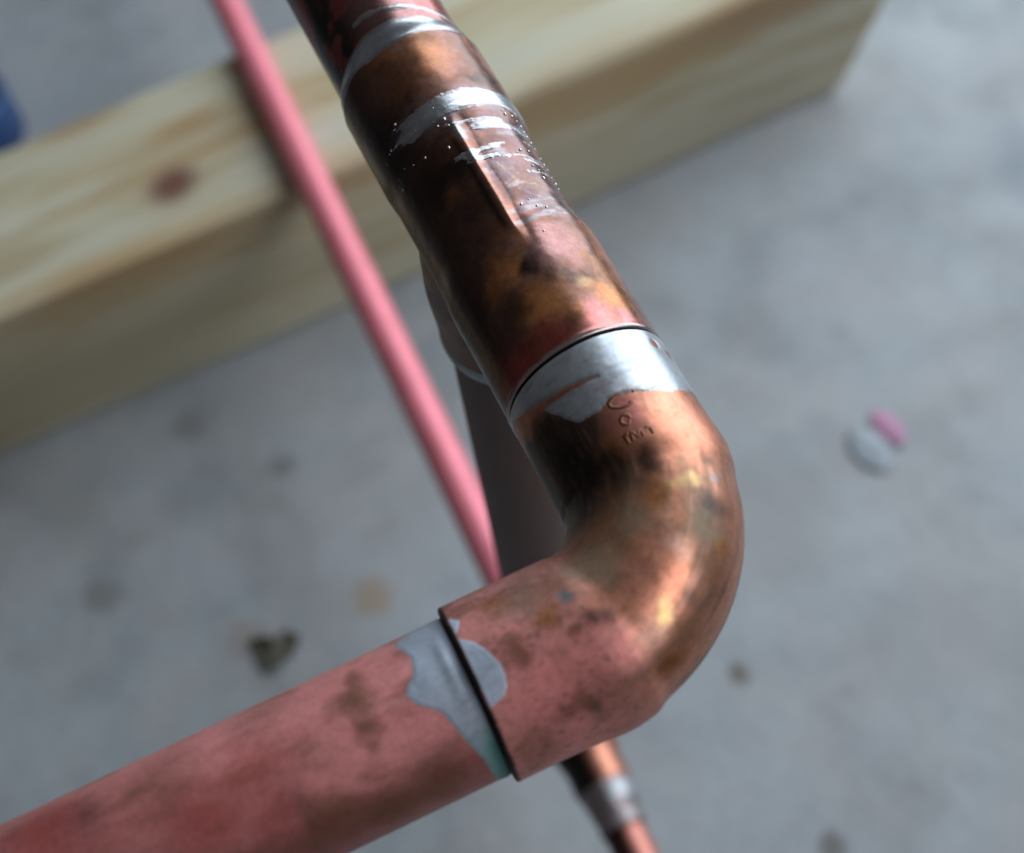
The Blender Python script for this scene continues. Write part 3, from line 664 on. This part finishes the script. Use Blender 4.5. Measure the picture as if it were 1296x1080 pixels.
# band and streaks across the tee body
xs = np.linspace(63, 90, 200); m = 520
ph = np.degrees(np.linspace(-np.pi, np.pi, m, endpoint=False)); X = np.repeat(xs[:, None], m, 1); PH = np.repeat(ph[None], 200, 0)
base = tee_radius(X, PH); V, _ = run_grid(xs, base, m); P0 = V.reshape(-1, 3)
base = base + ((fbm(P0, .1, 60) - .5) * .25 + (fbm(P0, .45, 20) - .5) * .06).reshape(X.shape)
PQ = P0 * np.array([1.5, .35, .35])
j1 = ((fbm(PQ, .6, 12) - .5) * 2.4).reshape(X.shape); j2 = ((fbm(P0, 1.6, 41) - .5) * 1.2).reshape(X.shape)
def band(c, w, p0, p1): return np.minimum(w - np.abs(X - c), np.minimum(PH - p0, p1 - PH) * .05 + j1 * .5)
mask = np.interp(PH, [-90, -70, -40, 0, 22, 40], [84.5, 84.5, 85.4, 85.2, 84.6, 84]); mask = band(mask, 2.1, -100, 36) + j1 * .8 + j2 * .4
mask = np.maximum(mask, band(79.6 + .02 * (PH + 20), .9, -94, 0) + j1 * 1.3 + j2 * .5)
mask = np.maximum(mask, band(75.6 - (PH + 40) * .03, .35, -92, -8) + j1 * 1.3 + j2 * .7)
mask = np.maximum(mask, band(72.4 + (PH + 30) * .02, .25, -92, -4) + j1 * 1.5 + j2 * .7)
mask = np.maximum(mask, band(69, .3, -88, -45) + j2 * 1.3)
V, _ = run_grid(xs, base + np.clip(mask * .18, -.35, .07) + np.clip(j2, 0, 1) * .05, m)
solder(V.reshape(-1, 3), grid_faces(200, m, flip=True), .45, rough=.26, mask=mask, met=1.0)
# collar of solder under the tee's branch
zs = np.linspace(-25.6, -32, 50); a = np.linspace(0, 2 * np.pi, 240, endpoint=False)
P0 = np.stack([70 + 11.3 * np.cos(a)[None] + 0 * zs[:, None], 11.3 * np.sin(a)[None] + 0 * zs[:, None], np.repeat(zs[:, None], 240, 1)], -1)
j = (fbm(P0.reshape(-1, 3), .6, 5) - .5).reshape(P0.shape[:2])
rr = np.interp(-zs, [25.6, 26.3, 27.4, 29.2, 31.0, 32.0], [11.9, 12.35, 12.6, 12.35, 11.5, 11.2])[:, None] + np.where((-30.2 + j * 5 - zs[:, None]) > 0, -.9, 0)
P = np.stack([70 + rr * np.cos(a), rr * np.sin(a), P0[..., 2]], -1).reshape(-1, 3)
solder(P, grid_faces(50, 240, flip=True), .5, np.full(len(P), .12), .5, None, (.60, .66, .68), .3)
# bright blob on the lower tee's rail joint
xs = np.linspace(55, 75, 60); a = np.linspace(-np.pi, np.pi, 160, endpoint=False)
X = np.repeat(xs[:, None], 160, 1); A = np.repeat(np.degrees(a)[None], 60, 0)
P0 = np.stack([X, np.sin(a)[None] * 9 + 0 * X, np.cos(a)[None] * 9 + 0 * X], -1).reshape(-1, 3); j = ((fbm(P0, .4, 62) - .5) * 3).reshape(X.shape)
mask = np.minimum(3.6 - np.abs(X - 65.5), (44 - np.abs(A + 32)) * .12) + j
rr = np.interp(X, [60, 70, 71], [8.1, 9.5, 9.6]) + np.clip(mask * .3, -.5, .25)
P = np.stack([X, rail_y(X) + rr * np.sin(a), -299.8 + rr * np.cos(a)], -1).reshape(-1, 3)
solder(P, grid_faces(60, 160, flip=True), .3, None, .45, mask, (.5, .5, .53), .8)
# beads of flux and solder spatter on the tee
Vs, Fs, b0 = [], [], 0
for (x, y, z, r) in DROPS:
    c = np.array([x, y, z]); up = c * np.array([0, 1, 1]); up /= np.linalg.norm(up); t = np.array([1., 0, 0]); sd = np.cross(up, t)
    k = tee_radius(np.array([x]), np.array([np.degrees(math.atan2(y, z))]))[0]; c = np.array([x, 0, 0]) + up * k
    r = max(r * (.55 + .7 * ((x * 7.3 + y * 3.1) % 1)), .09)
    la = np.linspace(-.6, np.pi / 2 - .02, 7); lo_ = np.linspace(0, 2 * np.pi, 12, endpoint=False)
    g = c + (np.sin(la)[:, None, None] * up * r * .8 + np.cos(la)[:, None, None] * (np.cos(lo_)[None, :, None] * t * 1.1 + np.sin(lo_)[None, :, None] * sd) * r)
    Vs.append(g.reshape(-1, 3)); Fs.append(grid_faces(7, 12, base=b0)); b0 += 84
P = np.concatenate(Vs); st = base_paint(P, (.72, .73, .75), 1, .12)
o = obj('solder_spatter', P, np.concatenate(Fs), SOLDER, frame, attrs(st)); o['kind'] = 'stuff'

# ================================================================== LITTER ON THE FLOOR
def plain(name, col, rough=.6, nscale=120., amt=.3, sub=0.0):
    mt, nt, b = mat_new(name); L = nt.links.new
    tc = N(nt, 'ShaderNodeTexCoord'); n = N(nt, 'ShaderNodeTexNoise', i_Scale=nscale, i_Detail=4.0); L(tc.outputs['Object'], n.inputs['Vector'])
    L(mixc(nt, 1.0, col, ramp(nt, n.outputs['Fac'], [(.3, 1 - amt), (.7, 1.0)]), 'MULTIPLY'), b.inputs['Base Color']); b.inputs['Roughness'].default_value = rough
    return mt
def sheet(fn, nu, nv, thick):
    u, v = np.meshgrid(np.linspace(0, 1, nu), np.linspace(0, 1, nv), indexing='ij')
    top = fn(u, v); bot = top - np.array([0, 0, thick])
    P = np.concatenate([top.reshape(-1, 3), bot.reshape(-1, 3)]); k = nu * nv
    F = [grid_faces(nu, nv, False), grid_faces(nu, nv, False, base=k, flip=True)]
    i = np.arange(nu) ; ring = np.concatenate([i * nv, (nu - 1) * nv + np.arange(1, nv), (i[::-1][1:]) * nv + nv - 1, np.arange(nv - 2, 0, -1)])
    r2 = np.roll(ring, -1)
    F.append(np.stack([ring, ring + k, r2 + k, r2], -1))
    return P, np.concatenate(F)
# crumpled scrap of pink and white paper
sc = thing('paper_scrap', 'small crumpled pink and white paper scrap on the bare concrete right of the elbow', 'paper scrap', (181, -181, FLOOR))
def fold(cx, cy, lx, ly, rot, h, seed):
    def fn(u, v):
        a = (u - .5) * 2; b = (v - .5) * 2; sh = np.sqrt(np.clip(1 - .55 * b * b, .2, 1))
        x = a * lx * sh; y = b * ly * np.sqrt(np.clip(1 - .45 * a * a, .2, 1))
        Q = np.stack([x, y, 0 * x], -1); z = h * (1 - .6 * a * a) * (.5 + .7 * fbm(Q, .22, seed)) * (1 - .5 * b * b) + .6
        c, s = math.cos(rot), math.sin(rot)
        return np.stack([cx + c * x - s * y, cy + s * x + c * y, FLOOR + .5 + z], -1)
    return fn
# image right is mostly -Y, image up is mostly +X here
P, F = sheet(fold(178.5, -174.5, 7.5, 11.5, -1.47, 2.5, 3), 24, 24, .25); obj('white_fold', P, F, plain('white_paper', (.32, .365, .40), .6, 150, .2), sc)
P, F = sheet(fold(183.5, -185.5, 5.5, 9.5, -1.47, 3.2, 9), 24, 24, .25); obj('pink_fold', P, F, plain('pink_paper', (.46, .22, .35), .6, 150, .25), sc)
# dead leaf crumb
def leaf2(u, v):
    a = (u - .5) * 2; b = (v - .5) * 2
    w = (1 - a * a) ** .5 * (5.0 + 1.6 * np.abs(np.sin(a * 2.6))) + .4
    yy = a * 10.5 + .8 * np.sin(b * 3 + a); xx = b * w + 6.5 * np.abs(a) ** 1.3 - 2.5 + .9 * np.sin(a * 9)
    z = 2.6 * np.abs(b) ** 1.5 * (1 - a * a) + .9 * np.sin(a * 5 + 1) + 1.6
    c, s = math.cos(-.30), math.sin(-.30)
    return np.stack([211 + c * xx - s * yy, 86 + s * xx + c * yy, FLOOR + .2 + z], -1)
P, F = sheet(leaf2, 26, 14, .3)
lf = obj('dead_leaf', P, F, plain('dead_leaf', (.10, .09, .065), .8, 200, .4), origin=(211, 86, FLOOR))
lf['label'] = 'shrivelled dark brown leaf on the concrete just above the pink lower arm'; lf['category'] = 'leaf'
# blue container with a black cap, cut by the left edge
can = thing('container', 'dark blue rounded container with a black cap standing behind the timber at far left', 'container', (0, 0, FLOOR))
bx, by = 545, 127
def lathe(prof, m=48):
    a = np.linspace(0, 2 * np.pi, m, endpoint=False); pr = np.array(prof, float)
    return np.stack([bx + pr[:, 0:1] * np.cos(a), by + pr[:, 0:1] * np.sin(a), np.repeat(pr[:, 1:2], m, 1)], -1).reshape(-1, 3), grid_faces(len(pr), m)
P, F = lathe([(.1, FLOOR + .2), (24, FLOOR + .2), (26, FLOOR + 2), (26, FLOOR + 26), (25, FLOOR + 29), (22, FLOOR + 31)]); obj('body', P, F, plain('blue_plastic', (.025, .075, .22), .4, 60, .2), can)
P, F = lathe([(24, FLOOR + 30), (24, FLOOR + 50), (23, FLOOR + 52), (.1, FLOOR + 52.5)]); obj('cap', P, F, plain('black_plastic', (.02, .02, .022), .45, 60, .2), can)
for o in bpy.data.objects:
    if '_origin' in o.keys(): del o['_origin']
